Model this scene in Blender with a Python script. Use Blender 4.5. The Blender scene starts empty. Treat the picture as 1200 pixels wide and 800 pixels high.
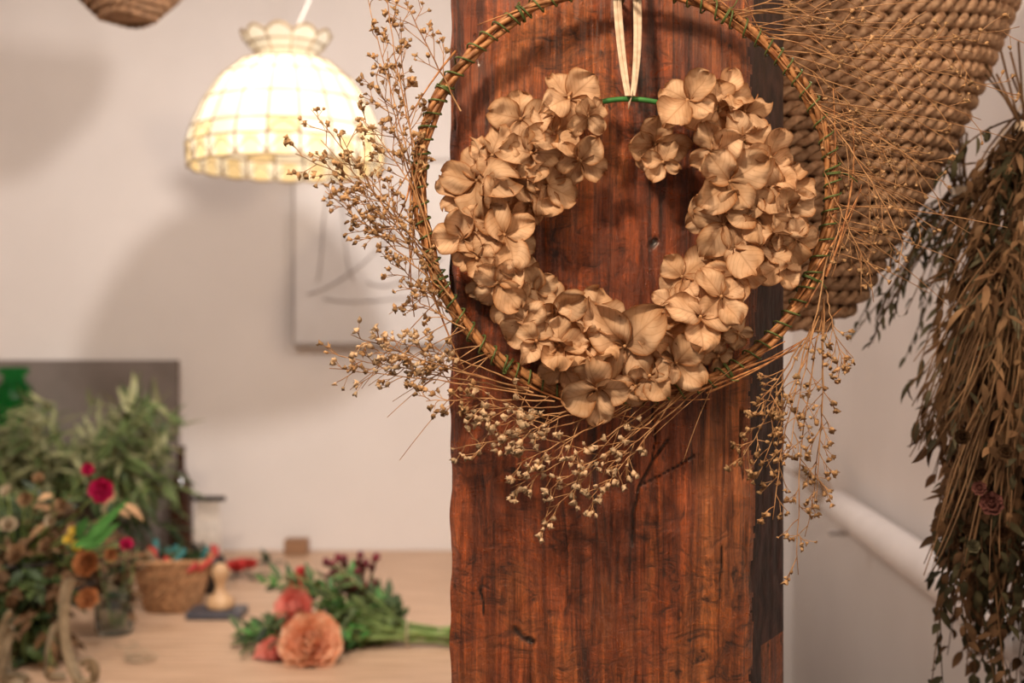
import bpy, math, random
from mathutils import Vector, Matrix, noise
random.seed(7)
R=random.random
def U(a,b): return a+(b-a)*random.random()
F=1400.0; CZ=1.45; TZ=0.77
def W(px,py,d): return Vector(((px-600)*d/F, d, CZ-(py-400)*d/F))
def T(px,py):
    d=(CZ-TZ)*F/(py-400); return W(px,py,d)
def wallx(y): return 0.62+0.076*y
V=Vector
# ---------------- materials
def pm(name,c1,c2,scale=20,stretch=(1,1,1),rough=.6,bump=.2,dist=.002,detail=6,tint=0,transl=0,metal=0,emis=None,es=0,pos=(.35,.65),spec=.4,coat=0):
    m=bpy.data.materials.new(name); m.use_nodes=True; nt=m.node_tree; N=nt.nodes; L=nt.links
    N.clear(); out=N.new('ShaderNodeOutputMaterial'); p=N.new('ShaderNodeBsdfPrincipled')
    tc=N.new('ShaderNodeTexCoord'); mp=N.new('ShaderNodeMapping'); mp.inputs['Scale'].default_value=stretch
    no=N.new('ShaderNodeTexNoise'); no.inputs['Scale'].default_value=scale; no.inputs['Detail'].default_value=detail
    cr=N.new('ShaderNodeValToRGB'); cr.color_ramp.elements[0].position=pos[0]; cr.color_ramp.elements[1].position=pos[1]
    cr.color_ramp.elements[0].color=(*c1,1); cr.color_ramp.elements[1].color=(*c2,1)
    L.new(tc.outputs['Object'],mp.inputs[0]); L.new(mp.outputs[0],no.inputs['Vector']); L.new(no.outputs[0],cr.inputs[0])
    col=cr.outputs[0]
    if tint:
        a=N.new('ShaderNodeAttribute'); a.attribute_name='tint'
        mr=N.new('ShaderNodeMapRange'); mr.inputs[3].default_value=1-tint; mr.inputs[4].default_value=1+tint
        L.new(a.outputs['Fac'],mr.inputs[0])
        hs=N.new('ShaderNodeHueSaturation'); L.new(mr.outputs[0],hs.inputs['Value']); L.new(col,hs.inputs['Color']); col=hs.outputs[0]
    L.new(col,p.inputs['Base Color'])
    p.inputs['Roughness'].default_value=rough; p.inputs['Metallic'].default_value=metal
    p.inputs['Specular IOR Level'].default_value=spec; p.inputs['Coat Weight'].default_value=coat
    if bump:
        b=N.new('ShaderNodeBump'); b.inputs['Strength'].default_value=bump; b.inputs['Distance'].default_value=dist
        L.new(no.outputs[0],b.inputs['Height']); L.new(b.outputs[0],p.inputs['Normal'])
    if emis:
        p.inputs['Emission Color'].default_value=(*emis,1); p.inputs['Emission Strength'].default_value=es
    if transl:
        t=N.new('ShaderNodeBsdfTranslucent'); L.new(col,t.inputs[0]); mx=N.new('ShaderNodeMixShader'); mx.inputs[0].default_value=transl
        L.new(p.outputs[0],mx.inputs[1]); L.new(t.outputs[0],mx.inputs[2]); L.new(mx.outputs[0],out.inputs[0])
    else: L.new(p.outputs[0],out.inputs[0])
    return m
def glass(name,c):
    m=pm(name,c,c,rough=.08,bump=0,spec=.6); p=[n for n in m.node_tree.nodes if n.type=='BSDF_PRINCIPLED'][0]
    p.inputs['Transmission Weight'].default_value=.95; p.inputs['IOR'].default_value=1.2
    return m
# ---------------- mesh builder
class MB:
    def __init__(s): s.v=[];s.f=[];s.m=[];s.uv=[];s.t=[]
    def add(s,vs,fs,mi=0,uv=None,t=None):
        o=len(s.v); s.v+= [tuple(x) for x in vs]; s.uv+= uv if uv else [(0,0)]*len(vs)
        t=R() if t is None else t
        s.t+=[t]*len(vs)
        for f in fs: s.f.append(tuple(i+o for i in f)); s.m.append(mi)
    def tube(s,pts,r0,r1=None,sides=6,mi=0,closed=False,t=None,cap=True):
        r1=r0 if r1 is None else r1; n=len(pts); vs=[];fs=[]
        up=None
        for i,p in enumerate(pts):
            if closed: tg=(pts[(i+1)%n]-pts[i-1])
            else: tg=pts[min(i+1,n-1)]-pts[max(i-1,0)]
            if tg.length<1e-9: tg=V((0,0,1))
            tg.normalize()
            if up is None:
                up=V((0,1,0)) if abs(tg.y)<.9 else V((1,0,0))
            up=(up-tg*up.dot(tg))
            if up.length<1e-6: up=tg.orthogonal()
            up.normalize(); sd=tg.cross(up)
            r=r0+(r1-r0)*i/max(1,n-1)
            for k in range(sides):
                a=2*math.pi*k/sides; vs.append(p+(up*math.cos(a)+sd*math.sin(a))*r)
        for i in range(n if closed else n-1):
            j=(i+1)%n
            for k in range(sides):
                l=(k+1)%sides; fs.append((i*sides+k,i*sides+l,j*sides+l,j*sides+k))
        if not closed and cap:
            fs.append(tuple(range(sides))); fs.append(tuple((n-1)*sides+k for k in range(sides)))
        s.add(vs,fs,mi,t=t)
    def lathe(s,c,prof,seg=32,mi=0,sx=1,sy=1,t=None,rm=None):
        vs=[];fs=[];n=len(prof)
        for (r,z) in prof:
            for k in range(seg):
                a=2*math.pi*k/seg; q=rm(a,r,z) if rm else (r,z)
                vs.append(V((c[0]+q[0]*sx*math.cos(a),c[1]+q[0]*sy*math.sin(a),c[2]+q[1])))
        for i in range(n-1):
            for k in range(seg):
                l=(k+1)%seg; fs.append((i*seg+k,i*seg+l,(i+1)*seg+l,(i+1)*seg+k))
        s.add(vs,fs,mi,t=t)
    def box(s,a,b,mi=0):
        x0,y0,z0=a;x1,y1,z1=b
        vs=[(x0,y0,z0),(x1,y0,z0),(x1,y1,z0),(x0,y1,z0),(x0,y0,z1),(x1,y0,z1),(x1,y1,z1),(x0,y1,z1)]
        s.add(vs,[(0,3,2,1),(4,5,6,7),(0,1,5,4),(1,2,6,5),(2,3,7,6),(3,0,4,7)],mi)
    def blob(s,c,r,mi=0,sq=1,jit=.15,t=None,seg=8,rings=6):
        vs=[];fs=[]
        for i in range(rings+1):
            th=math.pi*i/rings
            for k in range(seg):
                a=2*math.pi*k/seg; q=r*(1+U(-jit,jit))
                vs.append(V((c[0]+q*math.sin(th)*math.cos(a),c[1]+q*math.sin(th)*math.sin(a),c[2]+q*sq*math.cos(th))))
        for i in range(rings):
            for k in range(seg):
                l=(k+1)%seg; fs.append((i*seg+k,(i+1)*seg+k,(i+1)*seg+l,i*seg+l))
        s.add(vs,fs,mi,t=t)
    def leaf(s,b,d,nrm,L,w,mi=0,curl=.3,fold=.25,n=6,t=None,pw=.8):
        d=d.normalized(); sd=d.cross(nrm)
        if sd.length<1e-5: sd=d.orthogonal()
        sd.normalize(); nn=sd.cross(d).normalized(); vs=[];fs=[];uv=[]
        p=V(b)
        for i in range(n+1):
            tt=i/n; hw=w*.5*max(.04,math.sin(math.pi*tt**pw))
            a=-curl*tt*1.6; dd=d*math.cos(a)+nn*math.sin(a)
            if i: p=p+dd*(L/n)
            for k in (-1,0,1):
                vs.append(p+sd*hw*k+nn*(abs(k)*hw*fold)); uv.append((k*.5+.5,tt))
        for i in range(n):
            for k in range(2):
                fs.append((i*3+k,i*3+k+1,(i+1)*3+k+1,(i+1)*3+k))
        s.add(vs,fs,mi,uv,t)
    def petal(s,b,d,nrm,L,w,mi=0,cup=.3,back=.1,wav=.06,n=9,t=None):
        d=d.normalized(); sd=d.cross(nrm).normalized(); nn=sd.cross(d).normalized(); vs=[];fs=[];uv=[]
        seed=V((U(0,99),U(0,99),U(0,99)))
        for i in range(n+1):
            tt=(1-math.cos(math.pi*i/n))/2
            e=(tt-.58)/.58 if tt<.58 else (tt-.58)/.42
            hw=w*.5*max(0.03,(1-abs(e)**2.1))**.5
            for k in range(n+1):
                u=-1+2*k/n
                q=noise.noise(V((u*1.3,tt*2.2,0))+seed)*wav*L*(.35+abs(u)*.6+tt*.4)*2
                q+=noise.noise(V((u*4,tt*5,3))+seed)*wav*L*.5*(abs(u)**2+tt**3)
                h=cup*L*(u*u*.5*(hw/(w*.5)) ) + back*L*(tt**2)*-1 + q
                L2=tt*L*(1-.06*math.cos(u*3+seed.x)*(tt>.8)*u*u)
                vs.append(V(b)+d*L2+sd*hw*u+nn*h); uv.append((u*.5+.5,tt))
        m=n+1
        for i in range(n):
            for k in range(n): fs.append((i*m+k,i*m+k+1,(i+1)*m+k+1,(i+1)*m+k))
        s.add(vs,fs,mi,uv,t)
    def bud(s,c,d,r,mi=0,t=None):
        d=d.normalized(); a=d.orthogonal().normalized(); b=d.cross(a); vs=[V(c)];fs=[];k6=6
        for (h,rr,j) in ((.6,.8,.2),(1.5,1.0,.3),(2.4,1.25,.9)):
            for k in range(k6):
                an=math.pi*2*k/k6; q=rr*(1+U(-j,j)); vs.append(V(c)+d*h*r*(1+U(-j,j)*.5)+(a*math.cos(an)+b*math.sin(an))*q*r)
        vs.append(V(c)+d*1.7*r)
        for k in range(k6):
            l=(k+1)%k6; fs.append((0,1+l,1+k))
            for g in range(2): fs.append((1+g*k6+k,1+g*k6+l,1+(g+1)*k6+l,1+(g+1)*k6+k))
            fs.append((1+2*k6+k,1+2*k6+l,1+3*k6))
        s.add(vs,fs,mi,t=t)
    def build(s,name,mats,parent=None,smooth=True,bevel=0,loc=None,zmin=None):
        if zmin is not None: s.v=[(a,b,max(c,zmin)) for a,b,c in s.v]
        me=bpy.data.meshes.new(name); me.from_pydata(s.v,[],s.f)
        ul=me.uv_layers.new(name='UVMap'); 
        idx=[0]*len(me.loops); me.loops.foreach_get('vertex_index',idx)
        fl=[]; 
        for i in idx: fl+=list(s.uv[i])
        ul.data.foreach_set('uv',fl)
        at=me.attributes.new('tint','FLOAT','POINT'); at.data.foreach_set('value',s.t)
        for m in mats: me.materials.append(m)
        me.polygons.foreach_set('material_index',s.m)
        me.polygons.foreach_set('use_smooth',[smooth]*len(s.f)); me.update()
        ob=bpy.data.objects.new(name,me); bpy.context.collection.objects.link(ob)
        if parent is not None:
            ob.parent=parent; ob.matrix_parent_inverse=Matrix.Translation(-parent.location)
        if bevel:
            b=ob.modifiers.new('bev','BEVEL'); b.width=bevel; b.segments=2; b.limit_method='ANGLE'
        return ob
def empty(name,loc):
    e=bpy.data.objects.new(name,None); e.location=loc; e.empty_display_size=.05; bpy.context.collection.objects.link(e); return e
def bez(a,c,b,n=12): return [a*(1-t)**2+c*2*t*(1-t)+b*t*t for t in [i/n for i in range(n+1)]]

# ---------------- ROOM
M_wall=pm('plaster_white',(.765,.715,.69),(.81,.76,.735),scale=3,rough=.85,bump=.05,spec=.2)
M_ceil=pm('ceiling_paint',(.6,.56,.55),(.66,.62,.6),scale=3,rough=.9,bump=.03)
M_floor=pm('floor_concrete',(.2,.16,.14),(.3,.25,.22),scale=6,rough=.6)
def slab(name,a,b,m,bevel=0):
    mb=MB(); mb.box(a,b); return mb.build(name,[m],smooth=False,bevel=bevel)
slab('floor',(-2.9,-1.5,-.1),(1.3,4.0,0),M_floor)
slab('ceiling',(-2.9,-.6,2.9),(1.3,4.0,3.0),M_ceil)
slab('wall_back',(-2.8,3.9,0),(.9164,4.0,2.9),M_wall)
slab('wall_left',(-2.9,-1.5,0),(-2.8,4.0,2.9),M_wall)
mb=MB(); y0,y1=-.6,4.0
vs=[(wallx(y0),y0,0),(wallx(y1),y1,0),(wallx(y1)+.1,y1,0),(wallx(y0)+.1,y0,0)]
vs=vs+[(x,y,2.9) for x,y,z in vs]
mb.add(vs,[(0,3,2,1),(4,5,6,7),(0,1,5,4),(1,2,6,5),(2,3,7,6),(3,0,4,7)]); mb.build('wall_right',[M_wall],smooth=False)

# ---------------- PILLAR
def wood_pillar():
    m=bpy.data.materials.new('aged_varnished_wood'); m.use_nodes=True; nt=m.node_tree; N=nt.nodes; L=nt.links
    p=N['Principled BSDF']; tc=N.new('ShaderNodeTexCoord')
    def nz(sc,st,det=8,dis=0,rg=.6):
        mp=N.new('ShaderNodeMapping'); mp.inputs['Scale'].default_value=st; L.new(tc.outputs['Object'],mp.inputs[0])
        n=N.new('ShaderNodeTexNoise'); n.inputs['Scale'].default_value=sc; n.inputs['Detail'].default_value=det; n.inputs['Distortion'].default_value=dis; n.inputs['Roughness'].default_value=rg
        L.new(mp.outputs[0],n.inputs['Vector']); return n.outputs[0]
    def ramp(i,els):
        r=N.new('ShaderNodeValToRGB'); L.new(i,r.inputs[0]); e=r.color_ramp.elements
        e[0].position=els[0][0]; e[0].color=(*els[0][1],1); e[1].position=els[-1][0]; e[1].color=(*els[-1][1],1)
        for q in els[1:-1]:
            x=e.new(q[0]); x.color=(*q[1],1)
        return r.outputs[0]
    def mix(t,f,a,b):
        x=N.new('ShaderNodeMix'); x.data_type='RGBA'; x.blend_type=t
        if isinstance(f,float): x.inputs[0].default_value=f
        else: L.new(f,x.inputs[0])
        L.new(a,x.inputs[6]); 
        if isinstance(b,tuple): x.inputs[7].default_value=(*b,1)
        else: L.new(b,x.inputs[7])
        return x.outputs[2]
    grain=nz(80,(1,1,.045),12,.9,.76); big=nz(6,(1,1,.45),6,.9); craze=nz(42,(.6,1,1.3),10,1.8,.78); fine=nz(300,(1,1,.06),4)
    pit=nz(34,(1,1,.4),6,.8,.65); cmask=nz(5.0,(1.2,1,.8),4,.5); streak=nz(20,(1,1,.07),6,.8,.6)
    c=ramp(big,[(.28,(.25,.052,.015)),(.48,(.52,.130,.037)),(.70,(.88,.34,.11))])
    g=ramp(grain,[(.35,(.06,.035,.03)),(.45,(.52,.44,.40)),(.54,(.95,.90,.88)),(.68,(1.8,1.7,1.55))])
    c=mix('MULTIPLY',.95,c,g)
    cz=ramp(craze,[(.38,(.06,.04,.03)),(.45,(.8,.8,.8)),(.60,(1.6,1.55,1.4))])
    cm=ramp(cmask,[(.40,(.15,.15,.15)),(.58,(.95,.95,.95))])
    c=mix('MULTIPLY',cm,c,cz)
    sk=ramp(streak,[(.34,(.22,.16,.14)),(.46,(.95,.95,.95))]); c=mix('MULTIPLY',.75,c,sk)
    fg=ramp(fine,[(.35,(.55,.5,.45)),(.6,(1.2,1.2,1.2))]); c=mix('MULTIPLY',.6,c,fg)
    pt=ramp(pit,[(.31,(.08,.05,.04)),(.38,(1,1,1))])
    c=mix('MULTIPLY',.92,c,pt)
    a=N.new('ShaderNodeAttribute'); a.attribute_name='tint'
    c=mix('MIX',a.outputs['Fac'],c,(.012,.006,.004))
    L.new(c,p.inputs['Base Color'])
    rr=N.new('ShaderNodeMapRange'); L.new(craze,rr.inputs[0]); rr.inputs[1].default_value=.35; rr.inputs[2].default_value=.65; rr.inputs[3].default_value=.5; rr.inputs[4].default_value=.22
    L.new(rr.outputs[0],p.inputs['Roughness']); p.inputs['Specular IOR Level'].default_value=.8; p.inputs['Coat Weight'].default_value=.35; p.inputs['Coat Roughness'].default_value=.25
    def bump(h,s,d,prev=None):
        b=N.new('ShaderNodeBump'); b.inputs['Strength'].default_value=s; b.inputs['Distance'].default_value=d; L.new(h,b.inputs['Height'])
        if prev: L.new(prev,b.inputs['Normal'])
        return b.outputs[0]
    mu=N.new('ShaderNodeMath'); mu.operation='MULTIPLY'; L.new(craze,mu.inputs[0]); L.new(cm,mu.inputs[1])
    n=bump(grain,1.0,.009); n=bump(mu.outputs[0],1.0,.014,n); n=bump(pit,.7,.006,n); n=bump(streak,.8,.01,n); n=bump(fine,.4,.001,n)
    L.new(n,p.inputs['Normal']); return m
M_pil=wood_pillar()
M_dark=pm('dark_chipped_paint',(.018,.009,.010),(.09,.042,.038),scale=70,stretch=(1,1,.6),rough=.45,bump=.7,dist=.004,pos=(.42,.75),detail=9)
cracks=[([(743,640),(741,605),(750,570),(765,542),(783,515)],.0009),([(765,542),(769,505),(763,472)],.0005),([(750,570),(790,548),(814,533)],.0006),([(562,690),(567,720)],.0006),([(604,738),(612,748),(624,752)],.0020),([(763,288),(768,282)],.0022),([(556,40),(560,75)],.0005),([(846,640),(844,700)],.0005),([(532,60),(533,200)],.0012),([(530,300),(532,420)],.001),([(868,480),(870,560)],.0008)]
segs=[]
for c,w_ in cracks:
    q=[((x-600)*1.2/F,CZ-(y-400)*1.2/F) for x,y in c]
    segs+=[(a,b,w_) for a,b in zip(q[:-1],q[1:])]
def cdist(x,z):
    b=9
    for (ax,az),(bx,bz),w_ in segs:
        if abs(z-az)>.08: continue
        dx,dz=bx-ax,bz-az; t=max(0,min(1,((x-ax)*dx+(z-az)*dz)/(dx*dx+dz*dz))); b=min(b,math.hypot(x-ax-dx*t,z-az-dz*t)/w_)
    return b
XL,XR,XC=-.0617,.2374,.2953; YF,YC,YB=1.2,1.30,1.42
cs=[]
for i in range(8): cs.append((XL,YB+(YF-YB)*i/8,'s'))
nf=190
for i in range(nf): cs.append((XL+(XR-XL)*i/nf,YF,'f'))
for i in range(22): cs.append((XR+(XC-XR)*i/22,YF+(YC-YF)*i/22,'c'))
for i in range(6): cs.append((XC,YC+(YB-YC)*i/6,'s'))
for i in range(6): cs.append((XC+(XL-XC)*i/6,YB,'s'))
zs=[0,.3,.6,.9,1.0]+[1.06+.0025*i for i in range(312)]+[1.9,2.1,2.5,2.9]
mb=MB(); vs=[];fs=[];tt=[];mi=[]
n=len(cs)
for z in zs:
    for (x,y,k) in cs:
        dx=dy=0;cr=0
        if k in 'fc':
            e=min(x-XL,abs(XR-x))
            h=.0050*noise.noise(V((x*9,1,z*4)))+.0042*noise.noise(V((x*26,3,z*10)))+.0020*noise.noise(V((x*110,3,z*9)))
            dy=-h
            rd=max(0,1-e/.012); dy+=rd*rd*.006*(1+noise.noise(V((0,9,z*14))))
            if k=='f':
                ed=max(0,1-(x-XL)/.02); dx+=ed*.0036*noise.noise(V((4,0,z*24)))
                c=cdist(x+.002*noise.noise(V((x*50,0,z*50))),z) if 1.1<z<1.8 else 9
                if c<2.2: cr=max(0,1-c/2.2); dy+=.004*cr
            else: dx+=.0022*noise.noise(V((7,0,z*20)))
        vs.append((x+dx,y+dy,z)); tt.append(min(1,cr*1.2))
for j in range(len(zs)-1):
    for i in range(n):
        l=(i+1)%n; fs.append((j*n+i,j*n+l,(j+1)*n+l,(j+1)*n+i))
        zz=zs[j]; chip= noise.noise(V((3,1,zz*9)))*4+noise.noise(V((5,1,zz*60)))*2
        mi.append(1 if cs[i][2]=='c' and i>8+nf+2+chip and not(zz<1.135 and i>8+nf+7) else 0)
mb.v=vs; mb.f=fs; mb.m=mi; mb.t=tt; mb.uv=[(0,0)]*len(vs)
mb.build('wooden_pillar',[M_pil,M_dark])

# ---------------- TWIG HOOP
M_vine=pm('vine_bark',(.28,.10,.035),(.64,.31,.12),scale=120,rough=.5,bump=.4,dist=.001,tint=.35)
M_wire=pm('green_wire',(.07,.11,.03),(.15,.20,.06),scale=80,rough=.4,bump=0)
M_stem=pm('dried_stem',(.36,.17,.07),(.62,.37,.18),scale=90,rough=.55,bump=.1,tint=.25)
M_bud=pm('dried_bud',(.44,.25,.12),(.72,.48,.26),scale=200,rough=.8,bump=.2,tint=.35,transl=.2,spec=.15)
M_budl=pm('dried_bud_pale',(.62,.43,.26),(.88,.68,.46),scale=200,rough=.8,bump=.2,tint=.3,transl=.2,spec=.15)
s=1.165/F
hc=W(732,226,1.165); HR=242*s
hoop=empty('twig_hoop_wreath',hc)
mb=MB()
def hp(a,ro=0,yo=0):
    r=HR+.0016*math.sin(3*a+1)+.0012*math.sin(5*a)+ro
    return V((hc.x+r*math.cos(a),hc.y+yo,hc.z+r*math.sin(a)))
NS=260
for k in range(5):
    ph=k*2*math.pi/5; tw=7+k%2
    pts=[]
    for i in range(NS):
        a=2*math.pi*i/NS; q=ph+tw*a; rr=.0044+.0010*math.sin(a*4+k)
        pts.append(hp(a,rr*math.cos(q),rr*math.sin(q)))
    mb.tube(pts,.0026,sides=7,closed=True)
pts=[]
NT=84
for i in range(NT*10):
    a=2*math.pi*i/(NT*10); q=i*2*math.pi/10+math.sin(a*9)*1.2; pts.append(hp(a,.0084*math.cos(q),.0084*math.sin(q)))
mb.tube(pts,.0010,sides=5,closed=True,mi=1)
for a0 in [math.radians(x) for x in (172,205,236,300,335,5,60,120,150)]:
    p=hp(a0,.008,-.006)
    for g in range(2): mb.tube([hp(a0+g*.006,.0088*math.cos(q),.0088*math.sin(q)) for q in [w_*.6283 for w_ in range(10)]],.0008,sides=4,closed=True,mi=1)
    mb.tube(bez(p,p+V((U(-.008,.008),-.004,U(-.004,.01))),p+V((U(-.014,.014),-.005,U(-.012,.012))),5),.0006,sides=4,mi=1)
for i in range(30):
    a0=U(0,6.28); ln=U(.25,.7); o=U(-.006,.012); e=U(.004,.035)
    pts=[hp(a0+ln*j/10,o+e*(j/10)**2,U(-.001,.001)-.006) for j in range(11)]
    mb.tube(pts,.0013,.0005,sides=5)
mb.build('vine_hoop',[M_vine,M_wire],hoop)
mb=MB(); mb.tube([hp(math.pi/2,-.008,-.02),hp(math.pi/2,-.008,.04)],.002,sides=8); mb.build('nail',[M_wire],hoop)
ST=MB()
def spray(base,tip,nb=9,bl=.035,br=.0026,mi=1,bend=.12,bare=.25,thick=.0009,budp=1.0,dd=(-.05,-.005)):
    a=W(base[0],base[1],1.158); b=W(tip[0],tip[1],1.158+U(*dd)); L=(b-a).length; tg=(b-a).normalized()
    pr=V((-tg.z,0,tg.x)); c=(a+b)/2+pr*U(-bend,bend)*L
    pts=bez(a,c,b,14)
    for i in range(1,15): pts[i]=pts[i]+V((U(-1,1),U(-.5,.5),U(-1,1)))*.0010
    ST.tube(pts,thick,.0004,sides=5,mi=0)
    for k in range(nb):
        t=bare+(1-bare)*(k+R()*.6)/nb; t=min(t,.99); i=int(t*14); p=pts[i].lerp(pts[i+1],t*14-i)
        tn=(pts[i+1]-pts[i]).normalized(); sg=1 if k%2 else -1
        pp=V((-tn.z,0,tn.x))*sg
        d=(tn*U(.6,1)+pp*U(.3,.8)+V((0,U(-.35,.15),0))).normalized()
        l=bl*U(.4,1.3)*(1.15-.6*t)
        q=bez(p,p+d*l*.5+V((U(-1,1),0,U(-1,1)))*.003,p+d*l+V((0,0,-.1*l)),5)
        ST.tube(q,thick*.55,.00035,sides=4,mi=0)
        for u in (.4,.6,.8,1.0):
            if R()>budp: continue
            pq=q[min(5,int(u*5))]; d2=(d+V((U(-1,1),U(-.6,.4),U(-1,1)))*.8).normalized(); l2=U(.004,.012) if u<1 else .001
            e=pq+d2*l2; ST.tube([pq,e],.00035,sides=3,mi=0,cap=False)
            ST.bud(e,d2,br*U(.5,1.15),mi)
            for _ in range(2):
                if R()<.45: ST.bud(e+d2*.001,(d2+V((U(-1,1),U(-1,1),U(-1,1)))).normalized(),br*U(.5,.95),mi)
for b,t in [((520,330),(364,128)),((505,290),(430,-2)),((510,300),(398,220)),((500,250),(470,20)),((530,350),(400,160)),((500,280),(345,180)),((520,340),(380,225)),((498,240),(440,85)),((500,260),(425,140)),((525,345),(430,240)),((540,375),(462,305)),((545,385),(480,345)),((500,220),(450,-30)),((540,130),(470,-10)),((515,310),(405,250)),((505,270),(455,60)),((520,325),(375,165))]:
    spray(b,t,nb=9,bl=.030,br=.0019,budp=.75)
for b,t in [((640,465),(386,432)),((620,455),(411,392)),((600,445),(468,402)),((650,470),(500,470)),((625,460),(440,412)),((615,458),(400,418))]:
    spray(b,t,nb=9,bl=.024,br=.0022,bare=.45,mi=2 if R()<.3 else 1,bend=.05,budp=.8)
for b,t in [((720,480),(543,522)),((740,478),(605,545)),((780,470),(634,610)),((790,465),(690,584)),((700,478),(575,500)),((800,462),(652,565)),((690,475),(558,478)),((820,455),(710,550)),((700,478),(620,505)),((770,472),(600,570))]:
    spray(b,t,nb=8,bl=.026,br=.0023,bare=.5,mi=2,bend=.08,dd=(-.03,-.002),budp=.7)
for b,t in [((955,375),(886,562)),((965,360),(935,672)),((960,370),(905,608)),((950,385),(864,548)),((968,340),(989,430)),((970,300),(925,530)),((940,400),(890,484)),((962,365),(944,628)),((965,350),(955,590))]:
    spray(b,t,nb=9,bl=.026,br=.0019,bare=.35,bend=.08,dd=(-.02,.0),budp=.75)
for b,t in [((900,50),(1110,245)),((930,90),(1062,292)),((880,30),(1195,32)),((910,60),(1190,112)),((940,110),(1085,270)),((960,150),(1050,300)),((870,20),(1060,-25)),((965,200),(1022,322)),((850,10),(1140,62)),((920,80),(1122,172)),((972,250),(1012,300)),((900,40),(1100,60)),((890,35),(1150,140)),((955,140),(1100,200)),((860,15),(1000,-20)),((945,120),(1040,180))]:
    spray(b,t,nb=9,bl=.045,br=.0016,bare=.2,thick=.0008,budp=.4,bend=.1,dd=(-.03,.05))
for i in range(30):
    a=U(-.3,1.25); p=hp(a,0,-.006); d=V((math.cos(a)*.6+math.sin(a)*.5,U(-.1,.1),math.sin(a)*.2-math.cos(a)*.75*R()+.1)).normalized(); l=U(.06,.2)
    ST.tube(bez(p,p+d*l*.5+V((0,0,.01)),p+d*l,8),.0006,.0003,sides=4)
for i in range(26):
    a=U(3.6,5.4); p=hp(a,0,-.006); d=V((U(-1,.1),-.05,-U(.2,.8))).normalized(); l=U(.04,.14)
    ST.tube(bez(p,p+d*l*.5+V((0,0,.008)),p+d*l,8),.0006,.0003,sides=4)
ST.build('dried_flower_sprays',[M_stem,M_bud,M_budl],hoop)

# ---------------- HYDRANGEA WREATH
def petal_mat(name,c1,c2,edge):
    m=pm(name,c1,c2,scale=45,rough=.8,bump=.2,dist=.0008,tint=.24,transl=.2,spec=.12)
    nt=m.node_tree;N=nt.nodes;L=nt.links
    p=[n for n in N if n.type=='BSDF_PRINCIPLED'][0]; col=p.inputs['Base Color'].links[0].from_socket
    uv=N.new('ShaderNodeUVMap'); sep=N.new('ShaderNodeSeparateXYZ'); L.new(uv.outputs[0],sep.inputs[0])
    def mth(op,a,b=None):
        x=N.new('ShaderNodeMath'); x.operation=op
        for i,q in enumerate((a,b)):
            if q is None: continue
            if isinstance(q,(int,float)): x.inputs[i].default_value=q
            else: L.new(q,x.inputs[i])
        return x.outputs[0]
    u=mth('ABSOLUTE',mth('MULTIPLY',mth('SUBTRACT',sep.outputs[0],.5),2)); v=sep.outputs[1]
    w=mth('SINE',mth('MULTIPLY',mth('SUBTRACT',v,mth('MULTIPLY',u,.45)),40))
    w=mth('POWER',mth('MAXIMUM',w,0),6)
    mid=mth('POWER',mth('SUBTRACT',1,u),22)
    vein=mth('MAXIMUM',mth('MULTIPLY',w,.45),mid)
    vein=mth('MULTIPLY',vein,.5)
    ed=mth('MAXIMUM',mth('POWER',u,8),mth('POWER',v,12))
    bs=mth('MULTIPLY',mth('POWER',mth('SUBTRACT',1,v),4),.75)
    f=mth('MINIMUM',mth('ADD',mth('ADD',vein,bs),mth('MULTIPLY',ed,.95)),1)
    mx=N.new('ShaderNodeMix'); mx.data_type='RGBA'; L.new(f,mx.inputs[0]); L.new(col,mx.inputs[6]); mx.inputs[7].default_value=(*edge,1)
    L.new(mx.outputs[2],p.inputs['Base Color'])
    for n in N:
        if n.type=='BSDF_TRANSLUCENT': L.new(mx.outputs[2],n.inputs[0])
    b=N.new('ShaderNodeBump'); b.inputs['Strength'].default_value=.45; b.inputs['Distance'].default_value=.0008; L.new(vein,b.inputs['Height']); b.invert=True
    L.new(p.inputs['Normal'].links[0].from_socket,b.inputs['Normal']); L.new(b.outputs[0],p.inputs['Normal'])
    return m
M_pet=petal_mat('hydrangea_petal',(.64,.40,.225),(.86,.61,.40),(.33,.145,.055))
M_cord=pm('cream_ribbon',(.66,.50,.35),(.82,.69,.52),scale=150,rough=.7,bump=.3)
M_gwire=pm('green_floral_tape',(.04,.20,.05),(.08,.32,.08),scale=60,rough=.45,bump=.2)
wc=W(736,270,1.165); WR=154*s
wre=empty('hydrangea_wreath',wc)
mb=MB()
mb.tube([V((wc.x+WR*math.cos(a),wc.y,wc.z+WR*math.sin(a))) for a in [2*math.pi*i/120 for i in range(120)]],.0026,sides=8,closed=True)
mb.build('wire_ring',[M_gwire],wre)
fl=[(666,116,36),(688,136,26),(610,140,34),(648,158,42),(680,188,32),(622,180,36),(578,182,34),(560,212,42),(598,205,45),(640,218,34),(585,245,42),(540,232,30),(622,240,26),(543,280,36),(592,275,42),(560,302,28),(583,330,36),(600,352,34),(628,342,30),(650,368,44),(618,378,34),(692,370,36),(655,405,34),(628,400,28),(660,432,32),(690,405,38),(733,405,52),(700,455,38),(770,385,40),(792,425,38),(745,452,28),(762,440,34),(820,372,46),(800,325,36),(845,348,34),(790,358,28),(865,322,36),(862,290,40),(897,297,36),(848,262,40),(834,252,28),(885,250,38),(922,248,42),(912,312,34),(932,280,28),(900,205,36),(855,212,44),(922,215,34),(870,165,42),(838,178,34),(902,185,32),(838,130,42),(806,118,40),(768,168,38),(778,190,24),(872,132,34),(852,112,32),(888,228,34)]
P=MB()
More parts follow.
